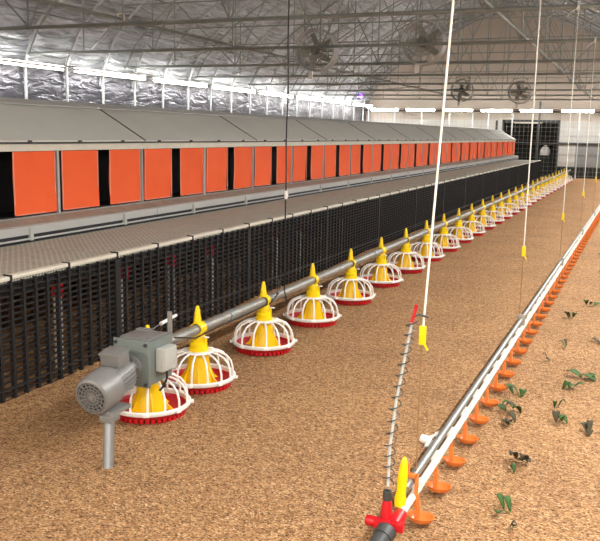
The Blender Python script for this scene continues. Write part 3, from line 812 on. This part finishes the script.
CL = ['white cord falling to the drinker pipe just right of centre, tied above the frame', 'white cord knotted on the thick truss near the top right corner',
      'third white cord from the right edge side, knotted on the near fan truss', 'white cord nearest the right edge of the picture']
for k, y in enumerate(TR_Y[1:5]): cord(y, dx(y) - .03, AZ + .03, CL[k], [.70, .68, .74, .80][k])
# small yellow-red toggle hung near the second cord
rr = empty('coiled_hose', (-.709, 2.575, .275)); tag(rr, 'clear hose wrapped in a dark spiral, rising from the red end valve', 'hose')
HP = [(0, 0, 0), (-.012, .05, .13), (-.012, .11, .28), (-.002, .16, .42), (.012, .19, .55)]
def hp(t):
    i = min(3, int(t * 4)); f = t * 4 - i; return Vector(HP[i]).lerp(Vector(HP[i + 1]), f)
bm = BM(); tube(bm, HP, .0055, 8); obj('hose', bm, M['junction'], rr, True)
bm = BM(); pts = []
for i in range(15 * 12 + 1):
    t = i / (15 * 12); a = 2 * PI * i / 12; p = hp(t)
    pts.append((p.x + .020 * math.cos(a), p.y + .020 * math.sin(a), p.z + .01))
tube(bm, pts, .0022, 5); obj('spiral_wire', bm, M['rubber'], rr, True)
bm = BM(); tube(bm, [(.010, .19, .555), (.018, .2, .59), (.024, .2, .62)], .0065, 8); obj('red_handle', bm, M['red'], rr, True)
bm = BM(); tube(bm, [(.012, .19, .575), (.03, .22, .58), (.055, .26, .565)], .004, 6); obj('hook', bm, M['rubber'], rr, True)

# white plastic fitting lying on the litter
rr = empty('pipe_fitting', (-.825, 3.68, .014)); tag(rr, 'broken white plastic fitting lying on the litter beside the silver pipe', 'fitting')
bm = BM(); lathe(bm, [(.015, -.03), (.022, -.03), (.022, .03), (.015, .03)], 14, T(0, 0, .015) @ Matrix.Rotation(1.2, 4, 'Z') @ X90, closed=True); lathe(bm, [(.012, 0), (.019, 0), (.024, .045), (.018, .045)], 14, T(.02, -.02, .02) @ Matrix.Rotation(2.2, 4, 'X'), closed=True); obj('elbow', bm, M['white'], rr, True)
bm = BM(); lathe(bm, [(.012, 0), (.020, 0), (.020, .025), (.012, .025)], 14, T(.035, .06, .02) @ Matrix.Rotation(.9, 4, 'Y'), closed=True); tube(bm, [(.0, .02, .02), (.035, .06, .025)], .008, 6); obj('collar', bm, M['white'], rr, True)

# ------------------------------------------------------------------ leaves on the litter
def leaf(bm, base, direction, length, width, lift, mi=0):
    d = Vector((math.cos(direction), math.sin(direction), 0)); s = Vector((-d.y, d.x, 0)); b = Vector(base); rows = []
    for i in range(7):
        t = i / 6; wd = width * math.sin(PI * (t * .92 + .04)) ** .8 * .5
        c = b + d * length * t + Vector((0, 0, lift * math.sin(t * 2.2) + .003))
        rows.append((bm.verts.new(c - s * wd + Vector((0, 0, wd * .35))), bm.verts.new(c), bm.verts.new(c + s * wd + Vector((0, 0, wd * .35)))))
    for a, c in zip(rows, rows[1:]):
        for k in (0, 1):
            f = bm.faces.new((a[k], a[k+1], c[k+1], c[k])); f.material_index = mi
def sprig(x, y, s, seed, lab, dry=False, n=3):
    rnd = random.Random(seed)
    rr = empty('leaf_sprig', (x, y, ground_z(x, y) + .002)); tag(rr, lab, 'leaf', 'green leaves fallen on the litter')
    a = rnd.uniform(0, 6.28)
    st = [(0, 0, .004), (s * .4 * math.cos(a), s * .4 * math.sin(a), .012), (s * .8 * math.cos(a + .3), s * .8 * math.sin(a + .3), .006)]
    bm = BM(); tube(bm, st, .002, 5); obj('stem', bm, M['stem'], rr, True)
    for i in range(n):
        bm = BM(); p = Vector(st[i % 3]); leaf(bm, p, a + rnd.uniform(-1.6, 1.6), s * rnd.uniform(.6, 1), s * rnd.uniform(.42, .62), rnd.uniform(.01, .05))
        o = obj('leaf', bm, M['leaf_dry'] if dry or (i == n - 1 and rnd.random() < .4) else M['leaf'], rr, True)
        md = o.modifiers.new('thickness', 'SOLIDIFY'); md.thickness = .0012
LV = [(-.462, 4.33, .11, 0, 4, 'largest dark green leaf sprig, upright on the litter right of the drinker cups'),
      (-.493, 4.62, .08, 0, 3, 'green leaf just behind the largest leaf sprig'),
      (-.47, 4.18, .09, 1, 3, 'dark curled leaves lying in front of the largest sprig'),
      (-.286, 4.90, .09, 0, 3, 'leaf sprig right of the largest one, level with its tip'),
      (-.116, 5.15, .12, 0, 4, 'green sprig at the right picture edge, level with the middle cups'),
      (-.125, 6.13, .09, 1, 3, 'small dry sprig near the right edge, farther back'),
      (-.398, 3.68, .08, 1, 4, 'dark withered leaves in front of the largest sprig'),
      (-.385, 3.52, .05, 0, 2, 'small round green leaf near the bottom right'),
      (-.346, 3.12, .07, 0, 3, 'lowest green sprig in the picture, near the bottom edge'),
      (-.33, 2.98, .04, 1, 2, 'tiny dark leaf at the very bottom edge'),
      (-.216, 4.28, .08, 0, 3, 'leaf sprig lying alone right of the withered leaves'),
      (-.10, 4.15, .07, 1, 3, 'brown green sprig close to the right edge, nearer the bottom'),
      (-.30, 4.50, .05, 0, 2, 'small green leaf between two sprigs on the right'),
      (-.373, 6.98, .08, 0, 3, 'far green sprig behind the cups on the right'),
      (-.30, 7.6, .10, 0, 3, 'pair of green leaves farther back on the right litter'),
      (-.18, 8.4, .11, 0, 4, 'distant green sprig near the right edge'),
      (-.28, 9.6, .10, 1, 3, 'distant dark leaves in line with the drinker cups'),
      (-.12, 7.2, .09, 1, 3, 'dark leaves by the right edge behind the dry sprig'),
      (-.42, 5.5, .05, 1, 2, 'tiny dark leaf beside the middle drinker cups'),
      (-.35, 5.9, .06, 0, 2, 'small green leaf half way up the right side'),
      (-.22, 10.8, .14, 0, 3, 'farthest green sprig visible on the right')]
for i, (x, y, s, dr, n, lab) in enumerate(LV): sprig(x, y, s * .9, 40 + i, lab, dr, n)

# ------------------------------------------------------------------ far partition with wire mesh
PY = 31.45
pp = empty('wire_partition', (-4.6, PY, 0)); tag(pp, 'wire mesh partition with thin posts across the far end of the house', 'partition')
for x in (-10.1, -9.0, -7.9, -6.8, -5.9, -5.3, -4.4, -3.42, -2.0, -1.1, 0.0, 1.0):
    bm = BM(); tube(bm, [(x + 4.6, 0, -.02), (x + 4.6, 0, 2.45 if x != -3.42 else 2.8)], .022 if x != -3.42 else .035, 8); obj('post', bm, M['rib'] if x != -3.42 else M['frame'], pp, True)
bm = BM()
for z in (1.28, 2.43): tube(bm, [(-5.65, 0, z), (5.65, 0, z)], .02, 8)
obj('rail', bm, M['frame'], pp, True)
bm = BM(); s = .16; x = -5.6
while x < 5.6:
    h = 2.4; box(bm, x - .003, x + .003, -.003, .003, .0, h); x += s
z = .1
while z < 2.4: box(bm, -5.6, 5.6, -.003, .003, z - .003, z + .003); z += s
obj('wire_mesh', bm, M['galv'], pp)
# white sack on a dark crate, seen in the doorway
rr = empty('feed_crate', (-3.35, 33.2, -.02)); tag(rr, 'dark crate standing in the doorway of the end wall under the white sack', 'crate')
bm = BM(); box(bm, -.35, .35, -.25, .25, 0, .78, .02); obj('crate_body', bm, M['shade'], rr)
bm = BM(); box(bm, -.37, .37, -.27, .27, .78, .82, .01); obj('crate_lid', bm, M['dark'], rr)
rr = empty('feed_sack', (-3.3, 33.15, .80)); tag(rr, 'small white sack glimpsed in the dark doorway of the end wall', 'sack')
bm = BM(); lathe(bm, [(0, 0), (.18, .0), (.2, .05), (.2, .16), (.15, .28), (.07, .34), (.06, .38), (0, .4)], 16, Matrix.Diagonal((1, .6, 1, 1))); obj('bag', bm, M['white'], rr, True)
bm = BM(); lathe(bm, [(.065, .33), (.075, .33), (.075, .35), (.065, .35)], 12, Matrix.Diagonal((1, .7, 1, 1)), closed=True); obj('tie', bm, M['cable'], rr, True)
